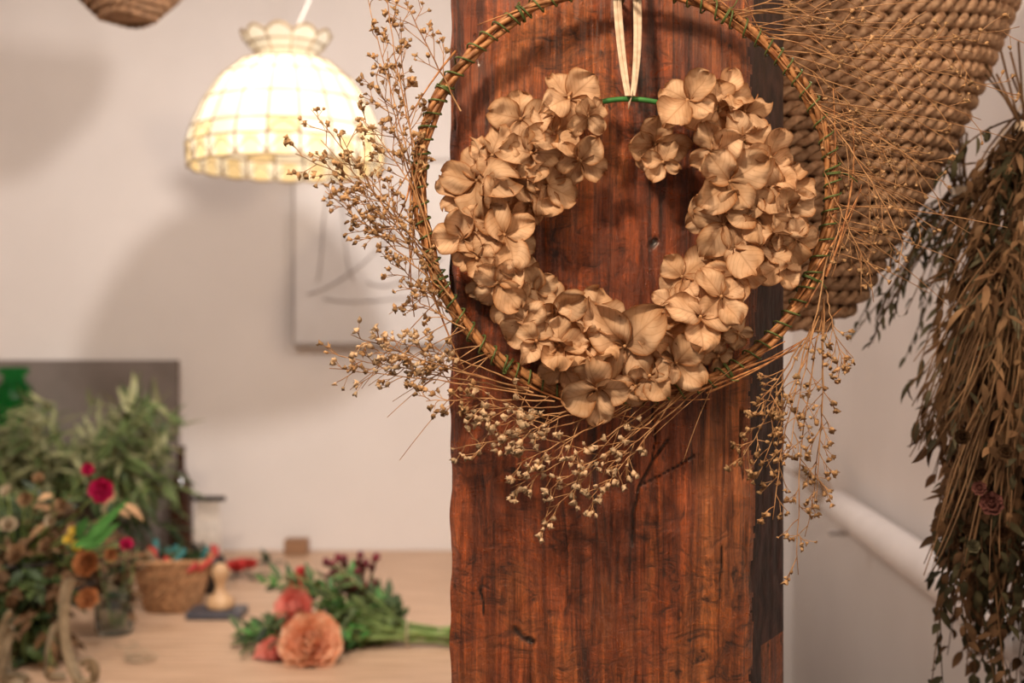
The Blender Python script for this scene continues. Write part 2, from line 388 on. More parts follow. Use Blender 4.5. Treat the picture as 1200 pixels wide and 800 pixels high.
def floret(c,nr,r,rot=None,npet=4,tb=0):
    nr=nr.normalized(); a=nr.orthogonal().normalized(); b=nr.cross(a); ro=U(0,6.28); t0=R()
    for k in range(npet):
        an=ro+k*2*math.pi/npet+U(-.15,.15); d=a*math.cos(an)+b*math.sin(an)
        el=U(-.1,.6); dd=(d*math.cos(el)+nr*math.sin(el)); rr=r*U(.82,1.14)
        P.petal(c+d*.0015+nr*.0006*k,dd,nr,rr,rr*U(.85,1.15),cup=U(.0,.6),back=U(-.15,.45),wav=.19,t=min(1,max(0,t0*.6+U(0,.4)-tb)),n=12)
    P.blob(c+nr*.002,.0019,mi=1,jit=.1,seg=6,rings=4)
for (x,y,r) in fl:
    off=V((x-736,0,-(y-270))); ra=off.length; o=(ra-154)/55.0; od=off.normalized()
    dep=1.144+.022*min(1,o*o)+U(-.012,.010)
    c=W(x,y,dep); nr=V((0,-1,0))+od*o*.55+V((U(-.45,.45),0,U(-.3,.5)))
    floret(c,nr,r*dep/F*1.0)
for i in range(46):
    a=math.radians(U(-224,70)); rr=154+U(-26,34)
    x=736+rr*math.cos(a); y=270-rr*math.sin(a)
    o=(rr-154)/45; od=V((math.cos(a),0,math.sin(a)))
    c=W(x,y,1.174+U(-.005,.005)); floret(c,V((0,-1,0))+od*o*.9+V((U(-.5,.5),0,U(-.5,.5))),U(18,25)*s,tb=.4)
P.build('hydrangea_florets',[M_pet,M_stem],wre)
def ribbon(mb,pts,w,mi=0,up=V((0,1,0)),tw=0):
    vs=[];fs=[];n=len(pts)
    for i,p in enumerate(pts):
        tg=(pts[min(i+1,n-1)]-pts[max(i-1,0)]).normalized(); sd=tg.cross(up)
        if sd.length<1e-4: sd=tg.orthogonal()
        sd.normalize(); nn=sd.cross(tg); a=tw*math.sin(i*.35)
        sd2=sd*math.cos(a)+nn*math.sin(a); n2=nn*math.cos(a)-sd*math.sin(a)
        for k in (-1,-.3,.3,1): vs.append(p+sd2*w*.5*k+n2*w*.06*(1-k*k))
        for k in (1,.3,-.3,-1): vs.append(p+sd2*w*.5*k-n2*w*.05)
    for i in range(n-1):
        for k in range(8): fs.append((i*8+k,i*8+(k+1)%8,(i+1)*8+(k+1)%8,(i+1)*8+k))
    mb.add(vs,fs,mi)
mb=MB(); top=W(734,-150,1.18)
for (x0,x1,wob) in ((721,735,.0),(726,737,.3),(744,741,.2),(749,742,0)):
    a=W(x0,0,1.172); b=W(x1,112,1.158)
    ctrl=W(x0+3,60,1.168)
    pts=[top.lerp(a,i/6) for i in range(6)]+bez(a,ctrl,b,14)
    ribbon(mb,pts,.0042,tw=wob)
loop=[W(739,116,1.165)+V((math.sin(q)*.002,-math.cos(q)*.0055,math.sin(q)*.0065)) for q in [i*6.283/16 for i in range(17)]]
ribbon(mb,loop,.0085,up=V((1,0,0))); mb.build('hanging_ribbon',[M_cord],wre)
mb=MB(); mb.tube([top+V((0,-.01,.004)),top+V((0,.05,.004))],.0025,sides=8); mb.build('hanging_nail',[M_wire],wre)

# ---------------- WOVEN BASKET (big)
M_sea=pm('seagrass_rope',(.28,.155,.085),(.56,.37,.235),scale=140,stretch=(1,1,1),rough=.7,bump=.6,dist=.002,tint=.25)
M_sead=pm('gap_shade_liner',(.06,.03,.015),(.10,.055,.03),scale=60,rough=.9)  # liner colour kept near black so gaps between strands look shaded
def woven(mb,rows,rs,pitch,sides=6,ns=8,fat=.62,tilt=0):
    for ri,(c,rx,ry) in enumerate(rows):
        circ=math.pi*(3*(rx+ry)-math.sqrt((3*rx+ry)*(rx+3*ry))); tw=max(6,int(circ/pitch)); n=tw*ns; ph0=ri*2.4
        for k in range(2):
            pts=[]
            for i in range(n):
                a=2*math.pi*i/n; q=ph0+k*math.pi+tw*a
                nx,ny=math.cos(a)/rx,math.sin(a)/ry; l=math.hypot(nx,ny); nx/=l;ny/=l
                rr=rs*fat; pts.append(V((c.x+rx*math.cos(a)+nx*rr*math.cos(q),c.y+ry*math.sin(a)+ny*rr*math.cos(q),c.z+rr*math.sin(q)+.003*math.sin(a*3+ri*.4)+tilt*rx*math.cos(a))))
            mb.tube(pts,rs*.60,sides=sides,closed=True,t=R())
prof=[(375,905,62),(372,908,80),(350,910,100),(300,912,128),(240,914,161),(180,916,194),(100,918,232),(0,921,272),(-60,922,292)]
BD=1.58
def pint(y):
    for (a,b) in zip(prof[:-1],prof[1:]):
        if b[0]<=y<=a[0]:
            t=(a[0]-y)/(a[0]-b[0]+1e-9); return a[1]+(b[1]-a[1])*t,a[2]+(b[2]-a[2])*t
bk=empty('seagrass_basket',W(920,160,BD)); mb=MB(); rows=[]; y=381
rowpx=15.5
while y>-60:
    cx,r=pint(min(y,375)); rows.append((W(cx,y,BD),r*BD/F,max(.05,min(.135,r*BD/F*.5)))); y-=rowpx
woven(mb,rows,rowpx*BD/F*.53,.034,sides=7,ns=9,fat=.6,tilt=.05)
mb.build('rope_rows',[M_sea],bk)
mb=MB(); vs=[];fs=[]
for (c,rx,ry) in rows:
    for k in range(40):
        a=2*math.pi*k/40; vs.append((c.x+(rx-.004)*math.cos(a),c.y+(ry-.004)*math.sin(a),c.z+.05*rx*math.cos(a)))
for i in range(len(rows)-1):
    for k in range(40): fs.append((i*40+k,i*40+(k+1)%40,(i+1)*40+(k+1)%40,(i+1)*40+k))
fs.append(tuple(range(40))); mb.add(vs,fs); mb.build('light_block_liner',[M_sead],bk)  # added liner just inside the ropes, blocks light through the gaps
mb=MB(); c,rx,ry=rows[-1]
for sx in (-1,1):
    mb.tube(bez(c+V((sx*rx*.85,0,0)),c+V((sx*rx*.7,0,.3)),V((c.x,c.y,2.9)),12),.006,sides=8)
mb.build('hanging_rope',[M_sea],bk)

# ---------------- PENDANT LAMP
M_shade=pm('capiz_panel',(.80,.74,.58),(.90,.86,.75),scale=14,rough=.35,bump=.05,tint=.12,transl=.5,emis=(1,.87,.66),es=.22)
M_shadey=pm('capiz_panel_amber',(.80,.62,.30),(.88,.73,.44),scale=14,rough=.35,bump=.05,tint=.14,transl=.5,emis=(1,.80,.48),es=.22)
M_lead=pm('brass_seam',(.26,.18,.10),(.42,.30,.17),scale=50,rough=.45,metal=.2,bump=0)
M_bulb=pm('bulb_glow',(1,.9,.7),(1,.9,.7),bump=0,emis=(1,.86,.68),es=40)
M_cordw=pm('white_cord',(.7,.66,.6),(.8,.76,.7),bump=0)
LD=2.6; lc=W(336,120,LD); k=LD/F
lamp=empty('capiz_pendant_lamp',lc)
def ly(y): return CZ-(y-400)*k-lc.z
mb=MB()
dome=[(33,70),(54,76),(76,94),(96,124),(110,156),(115,174),(113,196)]
def shell(prof,seg,lobes):
    vs=[]
    for (r,y) in prof:
        for q in range(seg):
            a=2*math.pi*q/seg; rr=r*k; z=ly(y)
            if y==prof[-1][1]:
                z+= -.005*abs(math.sin(a*lobes/2)) if lobes>0 else .015*abs(math.sin(a*abs(lobes)/2))
                if lobes<0: rr*=1+.05*abs(math.sin(a*abs(lobes)/2))
            vs.append(V((lc.x+rr*math.cos(a),lc.y+rr*math.sin(a),lc.z+z)))
    return vs
def panels(prof,seg,lobes,step):
    vs=shell(prof,seg,lobes); n=len(prof)
    for i in range(n-1):
        last=(i==n-2 and lobes>0)
        for q in range(0,seg,step):
            tq=R()
            for w in range(step):
                a=(q+w)%seg; b=(a+1)%seg
                mm=2 if lobes>0 and ((last and w in (1,2)) or (i==n-3 and (q//step)%3==0)) else 0
                mb.add([vs[i*seg+a],vs[i*seg+b],vs[(i+1)*seg+b],vs[(i+1)*seg+a]],[(0,1,2,3)],mm,t=tq)
            mb.tube([vs[i*seg+q%seg],vs[(i+1)*seg+q%seg]],.0025,sides=5,mi=1)
            if last or (i==n-3 and lobes>0 and (q//step)%3==0):
                P0=[vs[i*seg+(q+j)%seg].lerp(vs[(i+1)*seg+(q+j)%seg],1-.8*math.sin(math.pi*j/step)) for j in range(step+1)]
                mb.tube([x+(x-V((lc.x,lc.y,x.z))).normalized()*.001 for x in P0],.0018,sides=5,mi=1)
    for i in range(n): mb.tube([vs[i*seg+q] for q in range(seg)],.0024 if i<n-1 else .003,sides=5,mi=1,closed=True)
panels(dome,80,20,4)
panels([(33,70),(36,63),(44,54),(50,47)],80,-10,8)
mb.build('shade',[M_shade,M_lead,M_shadey],lamp)
mb=MB(); mb.lathe((lc.x,lc.y,lc.z+ly(135)),[(0.0,-.04),(.02,-.036),(.034,-.015),(.034,.008),(.022,.03),(.014,.045),(.0,.046)],20); mb.build('bulb',[M_bulb],lamp)
mb=MB(); mb.lathe((lc.x,lc.y,lc.z+ly(70)),[(0.0,-.07),(.018,-.07),(.018,0),(.055,.005),(.055,.01),(.01,.016),(.0,.03)],20)
mb.tube([V((lc.x,lc.y,lc.z+ly(70)+.02)),V((lc.x+.05,lc.y,lc.z+ly(0))),V((lc.x+.10,lc.y,2.9))],.003,sides=8,mi=1)
mb.build('cord_and_socket',[M_lead,M_cordw],lamp)

# ---------------- top-left hanging bowl basket
hb=W(150,-22,2.5); hbk=empty('hanging_wicker_bowl',hb); mb=MB()
M_wick=pm('brown_wicker',(.14,.07,.035),(.30,.165,.085),scale=70,rough=.7,bump=.5,tint=.3)
rows=[]
for i in range(14):
    t=i/13; rows.append((V((hb.x,hb.y,hb.z-.075+.16*t)),.055+.09*math.sin(t*math.pi*.55),.055+.09*math.sin(t*math.pi*.55)))
woven(mb,rows,.0075,.03,sides=5,ns=6)
mb.lathe((hb.x,hb.y,hb.z),[(0,-.078),(.057,-.075),(.115,-.02),(.135,.08)],24)
for q in range(3):
    a=q*2.094+.4; mb.tube([V((hb.x+.13*math.cos(a),hb.y+.13*math.sin(a),hb.z+.08)),V((hb.x,hb.y,2.9))],.003,sides=5)
mb.build('bowl',[M_wick],hbk)

# ---------------- WALL ART
M_canvas=pm('canvas',(.78,.74,.715),(.84,.80,.775),scale=8,rough=.8,bump=.05)
M_frame=pm('frame_grey',(.44,.39,.37),(.52,.47,.44),scale=20,rough=.6)
M_ink=pm('charcoal_line',(.46,.41,.39),(.56,.5,.47),scale=30,rough=.9,bump=0)
art=empty('framed_line_drawing',W(450,305,3.88)); a=W(346,402,3.88); b=W(640,190,3.88)
mb=MB(); mb.box((a.x,3.865,a.z),(b.x,3.897,b.z)); mb.build('canvas_sheet',[M_canvas],art,smooth=False,bevel=.003)
mb=MB(); w=.008
for (p,q) in (((a.x-w,a.z-w),(b.x+w,a.z)),((a.x-w,b.z),(b.x+w,b.z+w)),((a.x-w,a.z),(a.x,b.z)),((b.x,a.z),(b.x+w,b.z))): mb.box((p[0],3.86,p[1]),(q[0],3.897,q[1]))
mb.build('frame',[M_frame],art,smooth=False)
mb=MB()
for c in ([(385,225),(375,260),(380,300),(372,330)],[(395,215),(408,260),(400,300),(415,330)],[(360,345),(400,335),(440,300),(470,260)],[(430,330),(450,345),(490,325),(520,300)],[(380,350),(420,360),(470,345),(500,350)],[(440,240),(455,280),(480,300),(515,295)]):
    pp=[W(x,y,3.862) for x,y in c]; pts=[]
    for i in range(31):
        t=i/30; pts.append(pp[0]*(1-t)**3+pp[1]*3*t*(1-t)**2+pp[2]*3*t*t*(1-t)+pp[3]*t**3)
    mb.tube(pts,.0035,.0025,sides=4)
mb.build('drawn_lines',[M_ink],art)

# ---------------- TABLE
M_tab=pm('light_oak_table',(.50,.32,.205),(.66,.46,.32),scale=9,stretch=(.6,6,1),rough=.45,bump=.1,dist=.001)
tb=empty('wooden_work_table',(-1,2.8,.7)); mb=MB()
for i in range(5):
    ya=1.745+i*.43; mb.box((-2.75,ya,.72),(.35,ya+.4285,.77))
mb.build('table_top',[M_tab],tb,smooth=False,bevel=.002)
mb=MB()
for x in (-2.6,.2):
    for y in (1.9,3.7): mb.box((x-.04,y-.04,0),(x+.04,y+.04,.72))
mb.box((-2.6,1.88,.62),(.2,1.92,.72)); mb.box((-2.6,3.68,.62),(.2,3.72,.72)); mb.build('legs_and_apron',[M_tab],tb,smooth=False,bevel=.004)

# ---------------- grey board + back bits
M_grey=pm('taupe_board',(.17,.14,.125),(.21,.175,.16),scale=10,rough=.7,bump=.05)
b=W(207,422,3.86)
slab('grey_backing_board',(-2.3,3.865,TZ+.002),(b.x,3.895,b.z),M_grey,bevel=.003)
M_gg=glass('green_glass',(.03,.5,.10)); M_bg=pm('brown_bottle_glass',(.03,.012,.006),(.06,.02,.01),rough=.12,bump=0,spec=.7)
c=W(16,400,3.72); c.z=TZ
mb=MB(); mb.lathe(c,[(0,.001),(.055,.001),(.062,.02),(.062,.50),(.055,.535),(.035,.555),(.03,.575),(.045,.58),(.045,.60),(0,.60)],28); mb.build('green_glass_bottle',[M_gg])
c=W(212,400,3.66); c.z=TZ; h=.36; r=.036
mb=MB(); mb.lathe(c,[(0,0.001),(r*.9,.001),(r,.01),(r,h*.6),(r*.9,h*.68),(r*.45,h*.78),(r*.33,h*.84),(r*.33,h*.97),(r*.4,h*.975),(r*.4,h),(r*.28,h),(0,h*.99)],28); mb.build('brown_glass_bottle',[M_bg])
c=W(244,400,3.5); c.z=TZ; M_blk=pm('black_metal',(.015,.013,.012),(.03,.025,.022),rough=.4,bump=0); M_fr=pm('cream_fringe',(.72,.66,.6),(.84,.78,.72),scale=60,rough=.9)
ms=empty('tassel_display_stand',c); mb=MB()
zt=CZ-(584-400)*3.5/F-TZ
mb.lathe(c,[(0,.001),(.045,.001),(.045,.01),(.006,.014),(.005,zt),(0,zt)],20); mb.tube([c+V((-.052,0,zt)),c+V((.05,0,zt))],.008,sides=10); mb.build('rod_and_base',[M_blk],ms)
mb=MB()
for i in range(18):
    x=-.036+i*.0043; h=zt-.02-U(0,.02)
    mb.tube([c+V((x*.8,-.006,zt-.008)),c+V((x*.9,-.014,zt*.65)),c+V((x*1.2+U(-.006,.006),-.014-U(0,.01),zt-h))],.0035,.0055,sides=6)
mb.build('fringe',[M_fr],ms)
c=T(350,647); c.y=3.82; slab('small_wooden_block',(c.x-.036,c.y-.03,TZ+.001),(c.x+.036,c.y+.03,TZ+.05),pm('block_wood',(.25,.13,.07),(.36,.2,.11),scale=30,stretch=(1,5,5)),bevel=.003)

# ---------------- foliage helpers
G_olive=pm('olive_leaf',(.15,.16,.065),(.34,.34,.18),scale=15,rough=.5,bump=.1,tint=.45,transl=.25)
G_mid=pm('mid_green_leaf',(.05,.085,.025),(.13,.18,.06),scale=15,rough=.5,bump=.1,tint=.4,transl=.2)
G_dark=pm('dark_leaf',(.018,.04,.013),(.055,.09,.03),scale=15,rough=.5,bump=.1,tint=.4,transl=.15)
G_bright=pm('fresh_leaf',(.04,.15,.025),(.09,.26,.06),scale=15,rough=.45,bump=.1,tint=.3,transl=.2)
G_stem=pm('green_stem',(.18,.28,.07),(.32,.44,.16),scale=30,rough=.5,bump=.1,tint=.2)
C_mag=pm('magenta_petal',(.40,.005,.06),(.6,.02,.12),rough=.5,bump=.1,tint=.2,transl=.2)
C_org=pm('orange_petal',(.40,.15,.05),(.55,.24,.10),rough=.5,bump=.1,tint=.2,transl=.2)
C_cor=pm('peach_petal',(.92,.47,.28),(.98,.66,.45),scale=30,rough=.6,bump=.05,tint=.05,transl=.3)
C_pink=pm('salmon_petal',(.86,.27,.22),(.95,.45,.36),scale=30,rough=.6,bump=.05,tint=.08,transl=.3)
C_red=pm('red_petal',(.45,.02,.02),(.62,.06,.05),rough=.5,bump=.1,tint=.2,transl=.1)
C_wine=pm('wine_berry',(.10,.01,.02),(.2,.02,.035),rough=.4,bump=.1,tint=.2)
C_yel=pm('yellow_petal',(.7,.5,.04),(.8,.62,.12),rough=.5,bump=.1,tint=.2)
C_crm=pm('cream_petal',(.5,.4,.28),(.66,.56,.4),rough=.6,bump=.1,tint=.2,transl=.2)
C_tan=pm('tan_dried_leaf',(.22,.12,.06),(.42,.26,.135),scale=20,rough=.7,bump=.2,tint=.4,transl=.15)
C_brn=pm('brown_dried_leaf',(.075,.042,.022),(.19,.11,.058),scale=20,rough=.8,bump=.2,tint=.4,transl=.1,spec=.15)
C_ddk=pm('dusky_olive_leaf',(.038,.036,.020),(.10,.092,.050),scale=20,rough=.8,bump=.2,tint=.4,transl=.1,spec=.15)
C_euc=pm('dried_eucalyptus',(.12,.115,.07),(.21,.195,.125),scale=20,rough=.75,bump=.2,tint=.35,transl=.15,spec=.15)
C_dpk=pm('dried_pink',(.15,.055,.05),(.24,.10,.085),scale=20,rough=.8,bump=.2,tint=.3,spec=.1)
def leafy(mb,a,b,nl,ll,lw,mi,smi,bend=.2,start=.2,r=.0022,droop=.3,curl=.5):
    L=(b-a).length; c=(a+b)/2+V((U(-1,1),U(-1,1),U(0,1)))*bend*L; pts=bez(a,c,b,10); mb.tube(pts,r,r*.4,sides=5,mi=smi)
    for q in range(nl):
        t=start+(1-start)*(q+.5)/nl; i=min(9,int(t*10)); p=pts[i].lerp(pts[i+1],t*10-i); tn=(pts[i+1]-pts[i]).normalized()
        rnd=V((U(-1,1),U(-1,1),U(-1,1))); sd=(rnd-tn*rnd.dot(tn)).normalized()
        d=(tn*U(.3,.9)+sd*U(.5,1)+V((0,0,-droop*R()))).normalized()
        mb.leaf(p,d,V((U(-.3,.3),-.6,1)),ll*U(.6,1.2),lw*U(.7,1.2),mi,curl=curl*U(0,1.3),n=5)
def rose(mb,c,nr,Rr,mi,layers=6):
    nr=nr.normalized(); a=nr.orthogonal().normalized(); b=nr.cross(a)
    for l in range(layers):
        f=l/(layers-1); el=math.radians(86-72*f); npt=4+l
        for q in range(npt):
            an=q*6.283/npt+l*.7+U(-.15,.15); d=a*math.cos(an)+b*math.sin(an); dd=d*math.cos(el)+nr*math.sin(el)
            ins=(nr*math.cos(el)-d*math.sin(el))
            mb.petal(c+d*Rr*.08*l-nr*Rr*.06*l,dd,ins,Rr*(.62+.32*f),Rr*(.6+.5*f),mi,cup=.7,back=-.25,wav=.05,n=5)
M_bucket=pm('zinc_bucket',(.04,.035,.03),(.07,.06,.055),scale=30,rough=.5,metal=.3)
def bucket(mb,c,h,r0,r1,mi): mb.lathe(c,[(0,.001),(r0,.001),(r0,.008),(r1,h),(r1+.006,h),(r1+.006,h+.008),(r1-.003,h+.008),(r0-.004,.02),(0,.02)],28,mi)
# back olive plant
c=W(80,400,3.3); c.z=TZ; e=empty('olive_foliage_arrangement',c); mb=MB(); bucket(mb,c,.24,.09,.12,0); mb.build('vase',[M_bucket],e)
mb=MB()
for i in range(125):
    px=U(-50,213); top_y=458+max(0,70-px)*.35+max(0,px-160)*.35
    if R()<.12: top_y-=10
    py=top_y+abs(random.gauss(0,60)) if R()<.7 else U(540,650)
    d=3.3+U(-.22,.22); leafy(mb,c+V((U(-.06,.06),U(-.06,.06),.2)),W(px,py,d),13,.095,.016,random.choice([0,0,0,1,1]) if py<560 else random.choice([1,1,3]),2,bend=.15,start=.3,droop=.6)
mb.build('foliage',[G_olive,G_mid,G_stem,G_dark],e,zmin=TZ+.004)
# left dark mixed
c=W(22,400,2.62); c.z=TZ; e=empty('mixed_flower_bucket',c); mb=MB(); bucket(mb,c,.20,.085,.105,0); mb.build('bucket',[M_bucket],e)
mb=MB()
for i in range(155):
    px=U(-60,155); py=U(570,720) if R()<.55 else U(670,790); 
    if py>670: px=U(-60,85)
    d=2.62+(U(-.12,.25) if py<670 else U(-.19,-.06))
    m=random.choice([0,0,0,10,5,5,6]); leafy(mb,c+V((U(-.06,.06),U(-.06,.06),.17)),W(px,py,d),9,.055,.020,m,2,bend=.12,droop=.5)
for (x,y,r,m) in [(118,575,13,3),(103,550,7,3),(102,660,14,4),(103,702,12,4),(8,575,7,7),(10,615,9,7),(30,585,8,6),(55,640,9,6),(72,592,7,6),(148,638,7,3),(45,560,6,6),(130,650,7,4),(60,610,7,7),(20,650,11,6),(90,640,6,8),(80,632,5,8),(86,622,5,8),(40,690,9,6),(15,700,8,5),(60,670,8,5),(80,680,6,3)]:
    d=2.46+U(0,.05); p=W(x,y,d); rose(mb,p,V((U(-.5,.5),-1,U(.1,.9))),r*d/F*1.05,m,layers=4); mb.tube(bez(c+V((0,0,.17)),(c+p)/2+V((0,0,.1)),p,6),.002,sides=5,mi=2)
for (bx,by,tx,ty) in [(95,640,148,585),(100,645,138,612),(90,630,102,605),(85,640,125,625)]:
    q=W(bx,by,2.42); t=W(tx,ty,2.42); mb.leaf(q,t-q,V((0,-1,.3)),(t-q).length,.022,9,curl=.1)
mb.build('flowers_and_leaves',[G_dark,G_olive,G_stem,C_mag,C_org,C_brn,C_tan,C_crm,C_yel,G_bright,G_mid],e,zmin=TZ+.004)
# jar
M_glass=glass('clear_glass',(.8,.84,.78))
c=T(134,742); mb=MB(); mb.lathe(c,[(0,.001),(.04,.001),(.044,.008),(.044,.10),(.032,.118),(.032,.13),(.029,.13),(.029,.118),(.040,.098),(.040,.012),(0,.012)],28); 
for i in range(12):
    a=c+V((U(-.02,.02),U(-.02,.02),.015)); b=c+V((U(-.06,.06),U(-.05,.05),U(.15,.21))); leafy(mb,a,b,6,.045,.02,1 if R()<.6 else 3,2,start=.15)
mb.build('glass_jar',[M_glass,G_dark,G_stem,C_brn])
# ribbons
M_rib=pm('sage_beige_ribbon',(.20,.155,.095),(.35,.28,.185),scale=40,rough=.6,bump=.1,tint=.35)
mb=MB()
for i in range(9):
    px=U(-10,85); py=U(695,760); cc=W(px,py,2.36+U(-.03,.04)); r=U(.025,.05); ph=U(0,6)
    pts=[]
    for j in range(22):
        q=ph+j*.28; z=cc.z+math.sin(q)*r*(1.5)-.008*j; pts.append(V((cc.x+math.cos(q)*r*.7+.0012*j,cc.y+math.sin(q*.5)*.02,max(z,TZ+.012))))
    ribbon(mb,pts,.015,tw=.8)
mb.build('ribbon_loops',[M_rib],zmin=TZ+.002)
mb=MB()
for i in range(7):
    c=T(158+U(-12,12),770+U(-10,8)); r=U(.02,.04); mb.tube([V((c.x+math.cos(q)*r,c.y+math.sin(q)*r*.9,TZ+.002+.006*R()+.004*i*.3)) for q in [j*.35+i for j in range(15)]],.0012,sides=4)
mb.build('raffia_curls',[C_crm])
# wicker basket with supplies
c=T(202,714); e=empty('wicker_basket',c); mb=MB(); rows=[]
M_wk2=pm('honey_wicker',(.30,.14,.06),(.52,.29,.14),scale=60,rough=.6,bump=.4,tint=.25)
for i in range(15):
    t=i/14; r=.062+.034*t**.8; rows.append((V((c.x,c.y,TZ+.008+.122*t)),r,r*.85))
woven(mb,rows,.0063,.026,sides=5,ns=6); mb.lathe((c.x,c.y,c.z),[(0,.003),(.06,.003),(.09,.12)],24,sy=.85,mi=1)
mb.build('weave',[M_wk2,M_sead],e)
mb=MB()
for i in range(34):
    p=V((c.x+U(-.07,.07),c.y+U(-.055,.055),TZ+.10)); d=V((U(-.9,.9),U(-.5,.5),.6)).normalized(); m=random.choice([0,0,1,3,3,4,4,5,5]); mb.tube([p,p+d*U(.03,.08)],U(.005,.010),sides=8,mi=m)
for i in range(24): mb.leaf(V((c.x+U(-.07,.07),c.y+U(-.05,.05),TZ+.12)),V((U(-1,1),U(-1,1),.8)),V((0,0,1)),.06,.018,6)
mb.build('craft_supplies',[C_red,G_mid,M_fr,pm('teal_spool',(.02,.12,.12),(.04,.2,.19)),C_tan,M_blk,G_dark],e)
c=T(249,694); mb=MB(); mb.lathe(c,[(0,.001),(.035,.001),(.036,.08),(.03,.10),(.028,.10),(.03,.01),(0,.01)],24,sx=1,sy=.8)
for i in range(5): mb.tube([c+V((U(-.015,.015),U(-.01,.01),.02)),c+V((U(-.03,.03),U(-.01,.01),U(.11,.14)))],.005,sides=6,mi=random.choice([0,1]))
mb.build('black_tool_cup',[M_blk,C_red])
# stamp
c=T(256,722); M_pad=pm('ink_pad_case',(.05,.055,.07),(.09,.09,.11),rough=.35); mb=MB(); mb.box((c.x-.07,c.y-.045,TZ+.001),(c.x+.065,c.y+.045,TZ+.02)); mb.build('ink_pad',[M_pad],smooth=False,bevel=.003)
M_stw=pm('stamp_wood',(.50,.30,.16),(.66,.44,.25),scale=30,stretch=(1,1,.2),rough=.4); mb=MB(); q=(c.x+.005,c.y,TZ+.021)
mb.lathe(q,[(0,.0),(.032,.0),(.034,.006),(.034,.02),(.028,.028),(.014,.04),(.011,.056),(.016,.07),(.022,.085),(.018,.102),(.008,.11),(0,.111)],28); mb.build('rubber_stamp',[M_stw])
# red scraps
c=T(278,678); mb=MB()
for i in range(5): rose(mb,c+V((U(-.04,.04),U(-.03,.03),.025+.012*R())),V((U(-.5,.5),-.5,1)),.026,0,layers=3)
for i in range(14): mb.leaf(c+V((U(-.06,.08),U(-.04,.04),.008)),V((U(-1,1),U(-1,1),.12)),V((0,0,1)),.05,.015,1,curl=.1)
for i in range(8): mb.leaf(T(312,662)+V((U(-.03,.03),0,.006)),V((U(-1,1),U(-.5,.5),.15)),V((0,0,1)),.06,.024,1,curl=.1)
mb.build('red_flower_cuttings',[C_red,G_dark],zmin=TZ+.002)
# ---------------- table bouquet
BDp=2.66; e=empty('ranunculus_bouquet',W(400,730,BDp)); mb=MB(); tie=W(478,742,BDp); 
for i in range(80):
    m=random.choice([0,0,9,9,1]); px=U(264,460); py=U(660,785)
    if px<300: py=U(720,775)
    if px>430: py=U(685,765)
    d=BDp+U(-.09,.18); p=W(px,py,d); p.z=max(p.z,TZ+.012); leafy(mb,tie+V((0,U(-.02,.02),U(-.01,.02))),p,10,.048,.016,m,2,bend=.06,start=.35,droop=.1,curl=.2)
for i in range(22):
    a=tie+V((U(-.01,.01),U(-.022,.022),U(-.015,.022))); mb.tube([W(U(370,400),U(715,755),BDp),a,W(548,749,BDp)+V((U(-.01,.02),U(-.04,.04),U(-.035,.035)))],.0034,sides=6,mi=2)
for (x,y,r,m,dd) in [(364,754,29,3,-.14),(360,774,19,3,-.15),(346,712,20,4,-.06),(322,772,21,4,-.10),(352,680,10,5,.04),(336,738,15,4,-.05)]:
    d=BDp+dd; rose(mb,W(x,y,d),V((U(-.5,.1),-1,.45)),r*d/F*1.05,m,layers=6)
for i in range(30):
    p=W(U(378,442),U(650,688),BDp+U(0,.08)); mb.blob(p,.009,6,jit=.2); mb.tube([p,W(425,715,BDp)],.0015,sides=4,mi=7)
for i in range(6): mb.tube(bez(W(355,690,BDp),W(345,655,BDp),W(357+U(-5,5),668,BDp),5),.006,.004,mi=5,sides=6)
ribbon(mb,[tie+V((0,math.cos(q)*.03,math.sin(q)*.026)) for q in [i*6.283/18 for i in range(19)]],.018,mi=8,up=V((1,0,0)))
mb.build('stems_and_blooms',[G_dark,G_bright,G_stem,C_cor,C_pink,C_red,C_wine,C_brn,M_cord,G_mid],e,zmin=TZ+.003)

# ---------------- RIGHT: paper roll & hanging bunches
M_paper=pm('white_paper',(.76,.71,.69),(.82,.77,.75),scale=12,rough=.7,bump=.05)
e=empty('paper_roll',(wallx(2.3)-.05,2.3,1.053)); mb=MB()
def rp(y,o=0): return V((wallx(y)-.055,y,1.053+o))
mb.tube([rp(y) for y in (1.45,2.0,2.5,2.9)],.038,.036,sides=28)
mb.build('rolled_sheet',[M_paper],e)
mb=MB()
for i in range(18):
    a=rp(2.86)+V((U(-.02,.02),0,U(-.02,.02))); b=rp(3.15)+V((U(-.12,.02),U(-.25,.05),U(-.04,.08))); mb.tube(bez(a,(a+b)/2+V((0,0,.01)),b,6),.004,.002,sides=6)
mb.build('stem_ends',[C_tan],e)
mb=MB()
for y in (1.7,2.75): mb.box((wallx(y)-.10,y-.01,1.005),(wallx(y)-.002,y+.01,1.014))
mb.build('wall_brackets',[M_frame],e)
def clampwall(mb):
    mb.v=[(min(v[0],wallx(v[1])-.008),v[1],v[2]) for v in mb.v]
